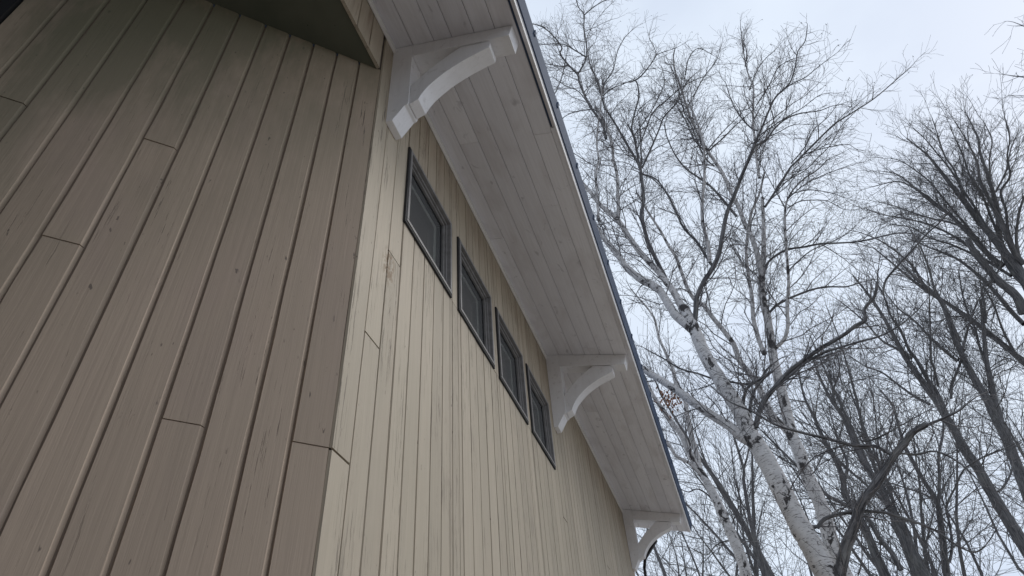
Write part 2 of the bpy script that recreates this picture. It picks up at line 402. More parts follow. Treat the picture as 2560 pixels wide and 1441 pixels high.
# dark slot, frieze strip and white fascia
fa = MB()
def slope_box(mb, u0, u1, y0, y1, d0, d1):    # slab parallel to the soffit, d along its upward normal
    i = len(mb.v)
    for d in (d0, d1):
        mb.v += [sofp(u0, y0, d), sofp(u1, y0, d), sofp(u1, y1, d), sofp(u0, y1, d)]
    mb.f += [(i, i + 3, i + 2, i + 1), (i + 4, i + 5, i + 6, i + 7), (i, i + 1, i + 5, i + 4), (i + 1, i + 2, i + 6, i + 5), (i + 2, i + 3, i + 7, i + 6), (i + 3, i, i + 4, i + 7)]
dk = MB(); slope_box(dk, -.02, .7062, -9.0, YF - .004, .008, .05); dk.build('soffit_backing', M['sgroove'], HOUSE)
ds_ = MB(); slope_box(ds_, .7064, .734, -9.0, YF - .004, .012, .05); ds_.build('vent_slot', M['metal'], HOUSE)
slope_box(fa, .7225, .734, -9.0, 2.300, -.002, .03); slope_box(fa, .7085, .734, 2.304, YF, -.002, .03)
fa.build('frieze_strip', M['soffit'], HOUSE)
fb = MB()
slope_box(fb, .7345, .7445, -9.0, YF + .004, -.010, .10)
slope_box(fb, .60, .7343, YF + .0015, YF + .010, .004, .10)
fb.build('fascia', M['trim'], HOUSE, bevel=.002)
# metal drip edge, square to the roof slope, with seam ends standing over it
me_ = MB()
slope_box(me_, .7452, .7530, -9.0, YF + .012, .026, .135)
yv = .33
while yv < YF:
    slope_box(me_, .7525, .7585, yv, yv + .022, .100, .138); yv += .472
me_.build('metal_drip_edge', M['metal'], HOUSE)
# roof slab: white underside continues, dark metal on top
rf = MB(); slope_box(rf, -5.2, .7448, -9.0, YF - .006, .103, .128); rf.build('roof', M['metal'], HOUSE)
# rest of the shell: far gable wall, closed room behind the windows
sg = MB()
sg.sbox((-1.012, 8.331, zg), (-6.2, 8.25, H + .02)); sg.build('end_wall', M['wall'], HOUSE)
rm = MB(); xa, xb, ya, yb, za, zb = -1.0995, -3.4, 1.7, 5.2, 1.2, 3.5
rx = [W(xa, ya, za), W(xb, ya, za), W(xb, yb, za), W(xa, yb, za), W(xa, ya, zb), W(xb, ya, zb), W(xb, yb, zb), W(xa, yb, zb)]
rm.v = rx; rm.f = [(0, 1, 2, 3), (4, 7, 6, 5), (1, 0, 4, 5), (2, 1, 5, 6), (3, 2, 6, 7)]
# front face of the room with holes is made by the reveals; fill strips between them
def fstrip(y0, y1, z0, z1): rm.quad(W(xa, y0, z0), W(xa, y1, z0), W(xa, y1, z1), W(xa, y0, z1))
fstrip(ya, WIN[0][0] + .02, za, zb); fstrip(WIN[3][1] - .02, yb, za, zb)
for i in range(3): fstrip(WIN[i][1] - .02, WIN[i + 1][0] + .02, za, zb)
for w0, w1 in WIN: fstrip(w0 + .02, w1 - .02, za, WZ0 + .02); fstrip(w0 + .02, w1 - .02, WZ1 - .02, zb)
rm.build('interior_room', M['room'], HOUSE)

# battens where soffit meets wall
bt = MB()
for y0, y1 in ((-9.0, 1.632), (1.735, 4.702), (4.81, 8.137), (8.25, 8.33)):
    pr = [(0.0022, -.002), (.016, -.002 - TP * .016), (.015, -.056), (.0022, -.058)]
    bt.prism(pr, y0, y1)
bt.build('soffit_batten', M['batten'], HOUSE, bevel=.003)

# ---- brackets
def arc(pts, n=10):          # Catmull-Rom through pts
    out = []; P = [pts[0]] + pts + [pts[-1]]
    for i in range(1, len(P) - 2):
        for j in range(n):
            t = j / n; a, b, c, d = P[i - 1], P[i], P[i + 1], P[i + 2]
            out.append(tuple(.5 * ((2 * b[k]) + (-a[k] + c[k]) * t + (2 * a[k] - 5 * b[k] + 4 * c[k] - d[k]) * t * t + (-a[k] + 3 * b[k] - 3 * c[k] + d[k]) * t ** 3) for k in (0, 1)))
    out.append(pts[-1]); return out
def bracket(y0):
    yw = .113
    post = [(.001, -.003), (.119, -.003 - TP * .119), (.119, -.622), (.112, -.636), (.098, -.640), (.036, -.737), (.001, -.737)]
    pm = MB(); pm.prism(post, y0, y0 + yw); p = pm.build('bracket', M['trim'], HOUSE, bevel=.003)
    arm = [(.1195, -.003 - TP * .1195), (.692, -.003 - TP * .692), (.667, -.003 - TP * .692 - .094), (.1195, -.158)]
    am = MB(); am.prism(arm, y0 + .0006, y0 + yw - .0006); am.build('arm', M['trim'], p, bevel=.003)
    lower = arc([(.168, -.612), (.192, -.562), (.232, -.508), (.315, -.437), (.412, -.385), (.490, -.357), (.556, -.337)])
    upper = arc([(.400, -.234), (.340, -.268), (.278, -.312), (.225, -.353), (.178, -.400), (.145, -.432), (.1197, -.462)])
    prof = [(.1197, -.632)] + lower + [(.562, -.300), (.547, -.276)] + upper
    bm_ = MB(); bm_.prism(prof, y0 + .006, y0 + yw - .012)
    b = bm_.build('curved_brace', M['trim'], p, bevel=.0025)
for yb_ in (1.626, 4.700, 8.135): bracket(yb_)

# ---- windows
def ring(mb, y0, y1, z0, z1, w, xf, xb_):   # rectangular ring, front at xf (survey), back at xb_
    mb.sbox((xb_, y0, z0), (xf, y1, z0 + w)); mb.sbox((xb_, y0, z1 - w), (xf, y1, z1))
    mb.sbox((xb_, y0, z0 + w), (xf, y0 + w, z1 - w)); mb.sbox((xb_, y1 - w, z0 + w), (xf, y1, z1 - w))
for wi, (w0, w1) in enumerate(WIN):
    f0 = MB(); e = .004
    ring(f0, w0 - e, w1 + e, WZ0 - e, WZ1 + e, .012, -1 + .012, -1 - .085)
    win = f0.build('window', M['frame_dark'], HOUSE, bevel=.0015)
    f1 = MB(); ring(f1, w0 + .0085, w1 - .0085, WZ0 + .0085, WZ1 - .0085, .019, -1 + .017, -1 - .03)
    f1.build('frame', M['frame'], win, bevel=.002)
    f2 = MB(); ring(f2, w0 + .028, w1 - .028, WZ0 + .028, WZ1 - .028, .012, -1 - .004, -1 - .04)
    ring(f2, w0 + .0405, w1 - .0405, WZ0 + .0405, WZ1 - .0405, .011, -1 - .016, -1 - .05)
    f2.build('sash', M['frame'], win, bevel=.002)
    f3 = MB(); ring(f3, w0 + .052, w1 - .052, WZ0 + .052, WZ1 - .052, .008, -1 - .030, -1 - .060)
    f3.build('gasket', M['frame_dark'], win)
    sc_ = MB(); sc_.quad(W(-1 - .036, w0 + .055, WZ0 + .055), W(-1 - .036, w1 - .055, WZ0 + .055), W(-1 - .036, w1 - .055, WZ1 - .055), W(-1 - .036, w0 + .055, WZ1 - .055))
    sc_.build('screen', M['screen'], win)
    gq = MB(); gq.quad(W(-1 - .048, w0 + .055, WZ0 + .055), W(-1 - .048, w1 - .055, WZ0 + .055), W(-1 - .048, w1 - .055, WZ1 - .055), W(-1 - .048, w0 + .055, WZ1 - .055))
    gq.build('pane', M['glass'], win)
    rv = MB(); ring(rv, w0 + .012, w1 - .012, WZ0 + .012, WZ1 - .012, .082, -1 - .0602, -1.100)
    rv.build('reveal', M['reveal'], win)

# ---- unseen wall added behind the viewer to keep sky light off the angled wall, and a downspout at the far corner
wg = MB(); wg.sbox((-4.0, -3.2, zg), (3.6, -3.4, 2.45)); wg.build('unseen_sky_blocker', M['stained'], HOUSE)
def px_on_y(px_, py_, y): d = ray(px_, py_); q = d * (y / d[1]); return Vector(W(*q))
ds = MB(); path = [px_on_y(1640, 1352, 8.62), px_on_y(1613, 1396, 8.62), px_on_y(1611, 1420, 8.62), px_on_y(1622, 1500, 8.62)]
path.append(Vector((path[-1].x, path[-1].y, 0)))
for a_, b_ in zip(path[:-1], path[1:]):
    h_ = .016; i = len(ds.v); dd = (b_ - a_).normalized(); sx = dd.cross(Vector((0, 1, 0))).normalized() * h_; a_ = a_ - dd * .01; b_ = b_ + dd * .01
    for P in (a_, b_):
        for q, w_ in ((-1, -1), (1, -1), (1, 1), (-1, 1)): ds.v.append(P + sx * q + Vector((0, .028 * w_, 0)))
    ds.f += [(i, i + 1, i + 2, i + 3), (i + 7, i + 6, i + 5, i + 4)] + [(i + k_, i + 4 + k_, i + 4 + (k_ + 1) % 4, i + (k_ + 1) % 4) for k_ in range(4)]
ds.build('downspout', M['frame_dark'], HOUSE)

# ---------------------------------------------------------------- ground
gm = MB(); gm.quad((-300, -300, 0), (300, -300, 0), (300, 300, 0), (-300, 300, 0))
tag(gm.build('ground', M['ground']), kind='structure')

# ---------------------------------------------------------------- trees
ZO = {'A': (1450, 400, 2.882), 'B': (1600, 900, 2.663), 'C': (1300, 0, 2.882), 'D': (1700, 0, 2.882), 'E': (1850, 400, 2.882),
      'F': (2020, 900, 2.663), 'G': (2100, 250, 3.1326), 'H': (2100, 600, 3.1326), 'P': (0, 0, 1.0)}
class Tree:
    def __init__(s, name, rho, seed, style):
        s.name = name; s.rho = rho; s.rg = random.Random(seed); s.style = style
        s.stems = []          # (pts, radii, dark)
        s.px = []             # (px,py,rho) of traced points, to attach later limbs
        s.polys = []          # grown twigs
        s.leaves = []
    def trace(s, z, pts, w0, w1, dark=False, free=False, down=False, spread=.10, grow=True):
        """w0,w1: apparent width in photo pixels; pts in the local grid z"""
        ox, oy, k = ZO[z]; q = [(ox + x / k, oy + y / k) for x, y in pts]
        # densify + smooth
        q2 = arc(q, 5)
        r0 = s.rho
        if s.px:
            b = min(s.px, key=lambda p: (p[0] - q[0][0]) ** 2 + (p[1] - q[0][1]) ** 2)
            if (b[0] - q[0][0]) ** 2 + (b[1] - q[0][1]) ** 2 < 40 ** 2: r0 = b[2]
        drift = s.rg.uniform(-spread, spread) * s.rho if s.stems else 0
        out, rad = [], []; N = len(q2)
        tot = sum(math.dist(q2[i], q2[i + 1]) for i in range(N - 1)); acc = 0
        for i, (x, y) in enumerate(q2):
            if i: acc += math.dist(q2[i - 1], q2[i])
            t = acc / max(tot, 1)
            rr = r0 + drift * t * min(1, tot / 400)
            d = ray(x, y); h = math.hypot(d[0], d[1]); P = CAM + d * (rr / h)
            wob = 0 if N < 3 else s.rg.uniform(-.35, .35)
            out.append(P); s.px.append((x, y, rr))
            depth = (P - CAM).dot(ray(1280, 720.5).normalized())
            rad.append(max(.0022, .5 * (w0 + (w1 - w0) * t) * depth / F * (1 + s.rg.uniform(-.05, .05))))
        if down:
            v = (out[0] - out[3]).normalized() if N > 3 else Vector((0, 0, -1))
            P = out[0].copy(); pre = []
            while P.z > 0:
                v = (v + Vector((0, 0, -.12))).normalized(); P = P + v * .5; pre.append(P.copy())
            pre[-1].z = -.05
            out = list(reversed(pre)) + out; rad = [rad[0] * (1 + .10 * (len(pre) - i) / 2) for i in range(len(pre))] + rad
            s.base = out[0].copy()
        s.stems.append((out, rad, dark)); return s
    def spawn(s, pts, rad, lev, spacing, lfac, ang, t0=0.0, vis=True):
        """children along a polyline"""
        rg = s.rg; st = s.style
        seg = [(pts[i + 1] - pts[i]).length for i in range(len(pts) - 1)]; tot = sum(seg)
        if tot < .05: return
        pos = spacing * rg.random() + t0 * tot; side = rg.choice((-1, 1))
        while pos < tot:
            a = pos; i = 0
            while i < len(seg) - 1 and a > seg[i]: a -= seg[i]; i += 1
            t = min(1, a / max(seg[i], 1e-6)); P = pts[i].lerp(pts[i + 1], t); D = (pts[i + 1] - pts[i]).normalized()
            r = rad[i] * (1 - t) + rad[i + 1] * t
            # perpendicular
            ax = D.cross(Vector((rg.gauss(0, 1), rg.gauss(0, 1), rg.gauss(0, 1))));
            if ax.length < 1e-4: pos += spacing; continue
            ax.normalize(); an = math.radians(rg.gauss(*ang)); d = D * math.cos(an) + ax * math.sin(an)
            d = (d + Vector((0, 0, st['up0']))).normalized()
            rem = tot - pos
            Lc = lfac(rem, tot, rg)
            s.grow(P, d, Lc, min(r * .62, st['rmax'][lev]), lev)
            pos += spacing * rg.uniform(.45, 1.55)
    def grow(s, P, D, Ln, r, lev):
        rg = s.rg; st = s.style; n = max(3, int(Ln / st['seg'][lev])); n = min(n, 12)
        pts = [P.copy()]; rad = [r]; sl = Ln / n; rt = st['rtip']
        D = D.copy(); w = st['wob']
        for i in range(n):
            D = D + Vector((rg.gauss(0, w), rg.gauss(0, w), rg.gauss(0, w) + st['trop'][lev])); D.normalize()
            P = P + D * sl
            if P.z < 1.0 or (P.x < .95 and P.y < 10.2 and P.z < 6.0 + (.95 - P.x) * .3): break     # keep clear of the roof and the ground
            pts.append(P.copy()); rad.append(max(rt, r + (rt - r) * (i + 1) / n))
        if len(pts) < 2: return
        s.polys.append((pts, rad, lev))
        if st['bud'] and lev == 0 and rg.random() < st['bud']: s.polys.append(([pts[-1], pts[-1] + Vector((0, 0, -.022)), pts[-1] + Vector((0, 0, -.045))], [.004, .0065, .003], 0))
        if lev > 0:
            s.spawn(pts, rad, lev - 1, st['spc'][lev - 1], st['len'][lev - 1], st['ang'], t0=.08)
    def fill(s, kmap):
        """kmap: per style spawn on the traced stems"""
        st = s.style
        for pts, rad, dark in list(s.stems):
            vis = [i for i, p in enumerate(pts) if p.z > 3.0]
            if len(vis) < 3: continue
            i0 = vis[0]
            P, R_ = pts[i0:], rad[i0:]
            # limbs thicker than a hand carry few twigs, thin ones many
            j = next((i for i, r in enumerate(R_) if r < st['rthick']), None)
            if j is not None and j < len(P) - 2:
                s.spawn(P[j:], R_[j:], 2, st['s2'], st['len'][2], st['ang'])
                s.spawn(P[j:], R_[j:], 1, st['s1'], st['len'][1], st['ang'])
                if R_[-1] < .03: s.grow(P[-1], (P[-1] - P[-3]).normalized(), st['endlen'], min(R_[-1], .01), 2)
            if j is None or j > 4:
                e = len(P) if j is None else j
                s.spawn(P[:e], R_[:e], 2, st['s2'] * st['thin_on_trunk'], st['len'][2], (62, 10))

def tubes(name, polys, sides, mat, parent, smooth=True, scars=()):
    """polys: list of (pts, radii); one mesh, with bark coordinates in 'tub' and radius in 'rad'"""
    V, Fc, TU, RA = [], [], [], []; base = 0
    cs = np.array([(math.cos(2 * math.pi * j / sides), math.sin(2 * math.pi * j / sides)) for j in range(sides)])
    for idx, (pts, rad) in enumerate(polys):
        p = np.array([tuple(q) for q in pts]); r = np.array(rad); n = len(p)
        if n < 2: continue
        t = np.empty_like(p); t[1:-1] = p[2:] - p[:-2]; t[0] = p[1] - p[0]; t[-1] = p[-1] - p[-2]
        t /= np.maximum(np.linalg.norm(t, axis=1, keepdims=True), 1e-9)
        ref = np.array((1., 0, 0)) if abs(t[:, 0]).mean() < .7 else np.array((0, 1., 0))
        u = np.cross(t, ref); u /= np.maximum(np.linalg.norm(u, axis=1, keepdims=True), 1e-9); w = np.cross(t, u)
        ring_ = p[:, None, :] + r[:, None, None] * (cs[None, :, 0:1] * u[:, None, :] + cs[None, :, 1:2] * w[:, None, :])
        V.append(ring_.reshape(-1, 3))
        ln = np.concatenate([[0], np.cumsum(np.linalg.norm(p[1:] - p[:-1], axis=1))]) + (idx * 1.37) % 50
        tu = np.empty((n, sides, 3)); tu[:, :, 0] = cs[None, :, 0] * r[:, None] + (idx % 17) * .7; tu[:, :, 1] = cs[None, :, 1] * r[:, None]; tu[:, :, 2] = ln[:, None]
        TU.append(tu.reshape(-1, 3)); RA.append(np.repeat(r, sides))
        a = base + (np.arange(n - 1)[:, None] * sides + np.arange(sides)[None, :]); b = base + (np.arange(n - 1)[:, None] * sides + (np.arange(sides)[None, :] + 1) % sides)
        Fc.append(np.stack([a, b, b + sides, a + sides], -1).reshape(-1, 4)); base += n * sides
    V = np.concatenate(V); Fc = np.concatenate(Fc); TU = np.concatenate(TU); RA = np.concatenate(RA)
    me = bpy.data.meshes.new(name)
    me.vertices.add(len(V)); me.vertices.foreach_set('co', V.astype(np.float32).ravel())
    me.loops.add(Fc.size); me.loops.foreach_set('vertex_index', Fc.astype(np.int32).ravel())
    me.polygons.add(len(Fc)); me.polygons.foreach_set('loop_start', (np.arange(len(Fc)) * 4).astype(np.int32))
    me.update(calc_edges=True)
    if smooth: me.polygons.foreach_set('use_smooth', np.ones(len(Fc), bool))
    at = me.attributes.new('tub', 'FLOAT_VECTOR', 'POINT'); at.data.foreach_set('vector', TU.astype(np.float32).ravel())
    at = me.attributes.new('rad', 'FLOAT', 'POINT'); at.data.foreach_set('value', RA.astype(np.float32))
    if scars:
        sc__ = np.zeros(len(V))
        for q, rr in scars: sc__ = np.maximum(sc__, np.clip(1.6 - np.linalg.norm(V - np.array(tuple(q)), axis=1) / rr, 0, 1))
        at = me.attributes.new('scar', 'FLOAT', 'POINT'); at.data.foreach_set('value', sc__.astype(np.float32))
    me.materials.append(mat)
    o = bpy.data.objects.new(name, me); COL.objects.link(o); o.parent = parent
    return o
def leaf_mesh(name, pts, size, mat, parent, rg):
    V, Fc = [], []
    for P, D in pts:
        a = Vector((rg.gauss(0, 1), rg.gauss(0, 1), rg.gauss(0, 1))).normalized(); b = D.cross(a)
        if b.length < .01: continue
        b.normalize(); s_ = size * rg.uniform(.6, 1.2); D = (D + Vector((0, 0, -1.2))).normalized(); i = len(V)
        V += [P, P + D * s_ * .5 + b * s_ * .3, P + D * s_, P + D * s_ * .5 - b * s_ * .3]; Fc.append((i, i + 1, i + 2, i + 3))
    return mesh_obj(name, V, Fc, mat, parent)
def finish(tr, label, bark_mat, cat='tree', group=None, twig_mat=None, leaf_name=None, leaf_size=.05):
    root = empty(tr.name, (tr.base.x, tr.base.y, 0)); tag(root, label, cat, group)
    inv = Vector((-tr.base.x, -tr.base.y, 0))
    mv = lambda pts: [p + inv for p in pts]
    white = [(mv(p), r) for p, r, d in tr.stems if not d]; dk_ = [(mv(p), r) for p, r, d in tr.stems if d]
    tubes('trunk', white, 12, bark_mat, root, scars=[(p[0] + inv, max(.05, r[0] * 1.5)) for p, r, d in tr.stems[1:]])
    if dk_: tubes('limbs', dk_, 9, M['birch_dark'], root)
    if tr.polys: 
        tubes('crown', [(mv(p), r) for p, r, l in tr.polys], 3, twig_mat or bark_mat, root)
    if tr.leaves:
        leaf_mesh(leaf_name or 'catkins', [(p + inv, d) for p, d in tr.leaves], leaf_size, M['leaf'] if leaf_name else bark_mat, root, tr.rg)
    return root

BIRCH = dict(up0=.10, seg=(.07, .11, .18, .3), wob=.17, trop=(.02, .02, .03, .03), rtip=.0019, rmax=(.0032, .005, .011, .03),
             spc=(.085, .17, .3), len=(lambda rem, tot, r: r.uniform(.12, .34), lambda rem, tot, r: min(1.0, .2 + rem * .32) * r.uniform(.6, 1.1), lambda rem, tot, r: min(2.2, .42 + rem * .42) * r.uniform(.5, 1.1)),
             ang=(42, 13), bud=.12, rthick=.06, s2=.29, s1=.18, endlen=.4, thin_on_trunk=3.0)
MAPLE = dict(up0=.06, seg=(.14, .20, .28, .6), wob=.14, trop=(.02, .03, .035, .04), rtip=.0034, rmax=(.005, .008, .016, .05),
             spc=(.15, .26, .45), len=(lambda rem, tot, r: r.uniform(.2, .55), lambda rem, tot, r: min(1.3, .45 + rem * .3) * r.uniform(.6, 1.1), lambda rem, tot, r: min(3.0, .9 + rem * .3) * r.uniform(.5, 1.1)),
             ang=(36, 14), bud=0, rthick=.11, s2=.32, s1=.30, endlen=1.3, thin_on_trunk=1.7)

# -- near birch, its leaning trunk and two white limbs
t = Tree('birch_tree', 8.0, 11, BIRCH)
t.trace('B', [(1250, 1441), (1150, 1250), (1050, 1080), (905, 790), (800, 600), (735, 500), (690, 390), (640, 300), (560, 180), (500, 80), (450, 0), (405, -95), (350, -230), (285, -350)], 60, 26, down=True)
t.trace('B', [(760, 560), (670, 510), (600, 445), (480, 370), (350, 280), (240, 200), (130, 130), (20, 60), (-120, -40), (-220, -130)], 26, 12)
t.trace('A', [(810, 1220), (700, 1130), (650, 1060), (580, 950), (520, 900), (440, 860), (330, 770), (270, 680), (200, 600), (140, 520), (60, 400), (-40, 290)], 24, 9)
t.trace('A', [(800, 1200), (740, 1070), (680, 960), (620, 880), (560, 800), (500, 740), (420, 650), (350, 550), (300, 470), (240, 400), (150, 330), (80, 240), (0, 150)], 19, 9)
t.trace('A', [(640, 900), (600, 820), (540, 700), (490, 590), (465, 500), (440, 400), (458, 280), (440, 100), (428, 20)], 11, 7, True)
t.trace('C', [(870, 1300), (860, 1200), (770, 1040), (690, 900), (610, 770), (590, 700), (545, 560), (500, 450)], 7, 3, True)
t.trace('C', [(860, 1210), (840, 1080), (825, 1000), (805, 920), (830, 800), (855, 700), (840, 590), (790, 593)], 6, 3, True)
t.trace('C', [(880, 1210), (940, 1080), (1000, 940), (1040, 840), (1130, 740), (1190, 610), (1230, 560)], 5, 2.5, True)
t.trace('C', [(880, 1180), (870, 1050), (900, 950), (960, 810), (1060, 720), (1180, 620), (1300, 560)], 4, 2, True)
t.trace('A', [(825, 1190), (835, 1080), (840, 1000), (890, 880), (950, 790), (1000, 680), (1030, 520), (1060, 380), (1110, 260), (1160, 130), (1210, 10), (1260, -110)], 13, 8, True)
t.trace('D', [(490, 1160), (540, 1060), (620, 1010), (680, 930), (760, 860), (860, 820), (1000, 800), (1080, 770)], 6, 2, True)
t.trace('D', [(530, 1050), (590, 920), (640, 800), (690, 700), (790, 600), (830, 480), (850, 370), (900, 300), (917, 200)], 6, 2, True)
t.trace('D', [(560, 940), (520, 930), (450, 860), (380, 750), (330, 600)], 4, 2, True)
t.trace('D', [(700, 690), (800, 610), (900, 560), (1000, 480), (1080, 420)], 3, 1.5, True)
t.trace('A', [(950, 760), (900, 680), (840, 590), (740, 480), (660, 300), (560, 150), (480, 110)], 7, 3, True)
t.trace('A', [(935, 740), (920, 600), (885, 450), (880, 300), (895, 150), (895, 0), (890, -110), (850, -250), (790, -400)], 10, 4)
t.trace('A', [(275, 430), (275, 300), (265, 100), (240, 0), (230, -110), (180, -260), (110, -380)], 9, 6)
t.trace('C', [(620, 1000), (590, 890), (500, 760), (430, 600), (415, 540), (350, 470), (290, 390), (300, 340), (230, 250), (160, 195), (80, 170)], 7, 2.5, True)
t.trace('C', [(415, 540), (470, 440), (482, 360), (460, 200), (463, 110), (420, 50), (400, -30)], 5, 2, True)
t.trace('C', [(463, 110), (520, 60), (600, 10), (680, -20)], 3, 1.5, True)
t.trace('C', [(355, 470), (310, 480), (170, 460), (60, 470)], 3, 1.5, True)
t.trace('C', [(470, 410), (390, 360), (310, 320), (200, 320), (100, 330)], 3.5, 1.5, True)
t.trace('A', [(135, 440), (125, 300), (115, 100), (135, 0), (120, -110), (130, -250), (150, -400), (160, -560)], 7, 3)
t.trace('C', [(860, 1250), (940, 1280), (1010, 1340), (1090, 1430)], 4, 2, True)
t.trace('C', [(840, 1080), (870, 1000), (860, 880), (850, 800), (940, 720)], 3, 1.5, True)
t.trace('C', [(985, 395), (930, 480), (860, 560), (790, 595)][::-1], 4, 2.5, True)
t.trace('C', [(985, 395), (960, 330), (930, 270), (945, 200)], 2, 1.2, True)
t.trace('C', [(985, 395), (1050, 370), (1120, 350)], 2, 1.2, True)
t.trace('C', [(590, 700), (610, 600), (670, 510), (700, 380), (750, 280), (790, 235)], 3.5, 1.5, True)
t.trace('C', [(600, 690), (660, 640), (760, 600), (840, 560)], 3, 1.5, True)
t.trace('C', [(520, 790), (430, 800), (340, 830), (250, 900)], 3, 1.5, True)
t.trace('C', [(330, 420), (300, 560), (250, 680), (200, 760)], 3, 1.5, True)
t.trace('C', [(500, 760), (420, 660), (330, 620), (240, 560)], 3, 1.5, True)
t.trace('C', [(820, 980), (900, 870), (980, 740), (1040, 600), (1020, 480)], 3, 1.5, True)
# dark knobby limbs
t.trace('B', [(770, 450), (800, 330), (850, 240), (930, 150), (1000, 70), (1080, 10), (1200, -75), (1270, -115), (1370, -175), (1430, -225), (1500, -265), (1495, -340), (1560, -420), (1580, -520)], 14, 7, True, spread=.05)
t.trace('E', [(1030, 970), (1050, 870), (1130, 770), (1240, 650), (1340, 540), (1440, 450), (1500, 380)], 6, 3, True)
t.trace('B', [(940, 150), (1010, 95), (1100, 20), (1230, -50), (1340, -85), (1440, -115), (1600, -160), (1730, -230), (1850, -330)], 8, 3, True)
t.trace('B', [(690, 390), (690, 270), (720, 180), (800, 130), (840, 70), (880, 30)], 9, 5, True)
t.trace('B', [(725, 360), (745, 250), (770, 190), (830, 120), (880, 80)], 8, 5, True)
t.trace('B', [(870, 80), (800, 130), (720, 162), (620, 150), (500, 130), (380, 90), (270, 60), (170, 0), (60, -60)], 7, 3, True)
t.trace('F', [(210, 1441), (250, 1260), (310, 1100), (350, 970), (420, 870), (500, 760), (570, 640), (640, 560), (700, 480), (790, 430)], 30, 15, True, spread=-.06)
t.trace('F', [(750, 450), (900, 390), (1000, 340), (1050, 300)], 8, 5, True, spread=.01)
t.trace('F', [(570, 640), (500, 600), (440, 575), (300, 570), (150, 530), (0, 495), (-60, 480), (-220, 430), (-380, 340), (-520, 280), (-640, 180)], 10, 3, True)
t.trace('F', [(350, 540), (440, 530), (560, 470), (700, 390), (850, 310)], 5, 2, True)
t.trace('F', [(600, 620), (720, 630), (850, 610), (1000, 680), (1120, 790), (1200, 880)], 6, 3, True)
t.trace('F', [(60, 1120), (110, 1060), (200, 1030), (330, 1010), (500, 1015), (620, 1050), (740, 1090), (870, 1150), (1000, 1240), (1110, 1280), (1180, 1240)], 10, 4, True)
t.trace('F', [(-20, 1120), (60, 1110)], 10, 10, True)
t.fill(None)
finish(t, 'tall white-barked birch nearest the house with knobby dark side limbs and a forked leaning trunk', M['birch'])
print('birch1', len(t.polys))

# -- second birch behind it
t = Tree('birch_tree', 9.6, 12, BIRCH)
t.trace('B', [(1360, 1441), (1300, 1300), (1262, 1180), (1215, 1000), (1165, 880), (1110, 760), (1055, 600), (1010, 500), (965, 300), (940, 200), (910, 80), (890, 0), (877, -90), (850, -270), (815, -430), (812, -540), (822, -690), (822, -900), (815, -1080)], 42, 7, down=True)
t.trace('E', [(140, 130), (120, 0), (113, -120), (95, -230), (95, -380), (95, -530), (55, -630), (25, -780), (5, -950)], 7, 2)
t.trace('E', [(165, 860), (130, 700), (80, 550), (30, 450), (-10, 340), (-70, 220), (-130, 90), (-190, 0), (-250, -90), (-350, -290), (-420, -500), (-470, -650), (-480, -760)], 14, 3)
t.trace('A', [(1330, 1400), (1290, 1300), (1250, 1150), (1240, 1000), (1215, 850), (1200, 700), (1200, 600), (1230, 400), (1290, 250), (1330, 90)], 12, 4)
t.trace('B', [(1000, 500), (940, 430), (870, 350), (800, 200), (760, 130), (720, 80), (660, 0), (625, -100), (560, -190), (485, -280), (425, -360), (365, -400), (320, -470), (285, -560), (240, -680), (190, -760), (135, -860), (50, -990), (-20, -1110)], 18, 4)
t.trace('E', [(250, 1360), (320, 1290), (345, 1190), (340, 1080), (350, 900), (345, 780), (335, 650), (325, 500), (330, 330), (380, 220), (470, 130), (560, 70), (630, 0)], 10, 2.5)
t.trace('E', [(180, 340), (240, 250), (300, 160), (360, 60), (420, 0), (650, -230), (730, -290), (810, -340), (950, -430), (1050, -510), (1140, -590), (1200, -640)], 6, 2, True)
t.trace('D', [(700, 1380), (780, 1300), (900, 1230), (1000, 1130), (1080, 1050), (1170, 900), (1240, 830)], 3, 1.5, True)
t.trace('E', [(175, 790), (220, 720), (330, 650), (450, 630), (580, 605), (700, 600), (850, 590), (950, 570), (1090, 535), (1200, 525)], 6, 3, True)
t.trace('E', [(190, 1130), (250, 1060), (330, 1010), (450, 960), (540, 930), (650, 915), (760, 915), (850, 890)], 7, 3, True)
t.trace('E', [(350, 800), (430, 720), (520, 650), (640, 600), (760, 540), (840, 470)], 3.5, 1.5, True)
t.trace('E', [(330, 350), (270, 250), (200, 120), (130, 0)], 3, 1.5, True)
t.trace('E', [(340, 350), (430, 300), (540, 290), (640, 300), (760, 360), (900, 350)], 3, 1.2, True)
t.trace('C', [(1330, 1130), (1390, 1060), (1460, 1000), (1560, 900), (1650, 820)], 4, 2, True)
t.trace('C', [(1320, 1080), (1250, 1000), (1200, 880), (1140, 780), (1100, 640)], 4, 1.5, True)
t.trace('C', [(1400, 1200), (1320, 1120), (1240, 920), (1180, 800), (1120, 560), (1060, 430)], 4, 1.5, True)
for q_ in ([(545, 1000), (640, 930), (760, 850), (880, 780), (1000, 690), (1090, 670)], [(800, 1180), (900, 1060), (960, 940), (1060, 850), (1130, 760)],
           [(880, 1120), (960, 1090), (1080, 1060), (1200, 1040), (1260, 1070)], [(780, 1430), (900, 1330), (1040, 1260), (1150, 1220), (1200, 1200)],
           [(800, 1400), (930, 1370), (1080, 1390), (1200, 1430)], [(550, 760), (640, 620), (700, 500), (780, 440), (900, 400)],
           [(500, 650), (560, 500), (620, 420), (680, 370)], [(470, 480), (480, 380), (455, 290)], [(40, 540), (60, 430), (130, 350), (240, 400)],
           [(95, 700), (170, 560), (260, 440), (300, 320)], [(200, 1080), (300, 960), (420, 840), (480, 760)], [(545, 1100), (620, 1000), (700, 960), (820, 900), (960, 900)]):
    t.trace('D', q_, 3.2, 1.3, True)
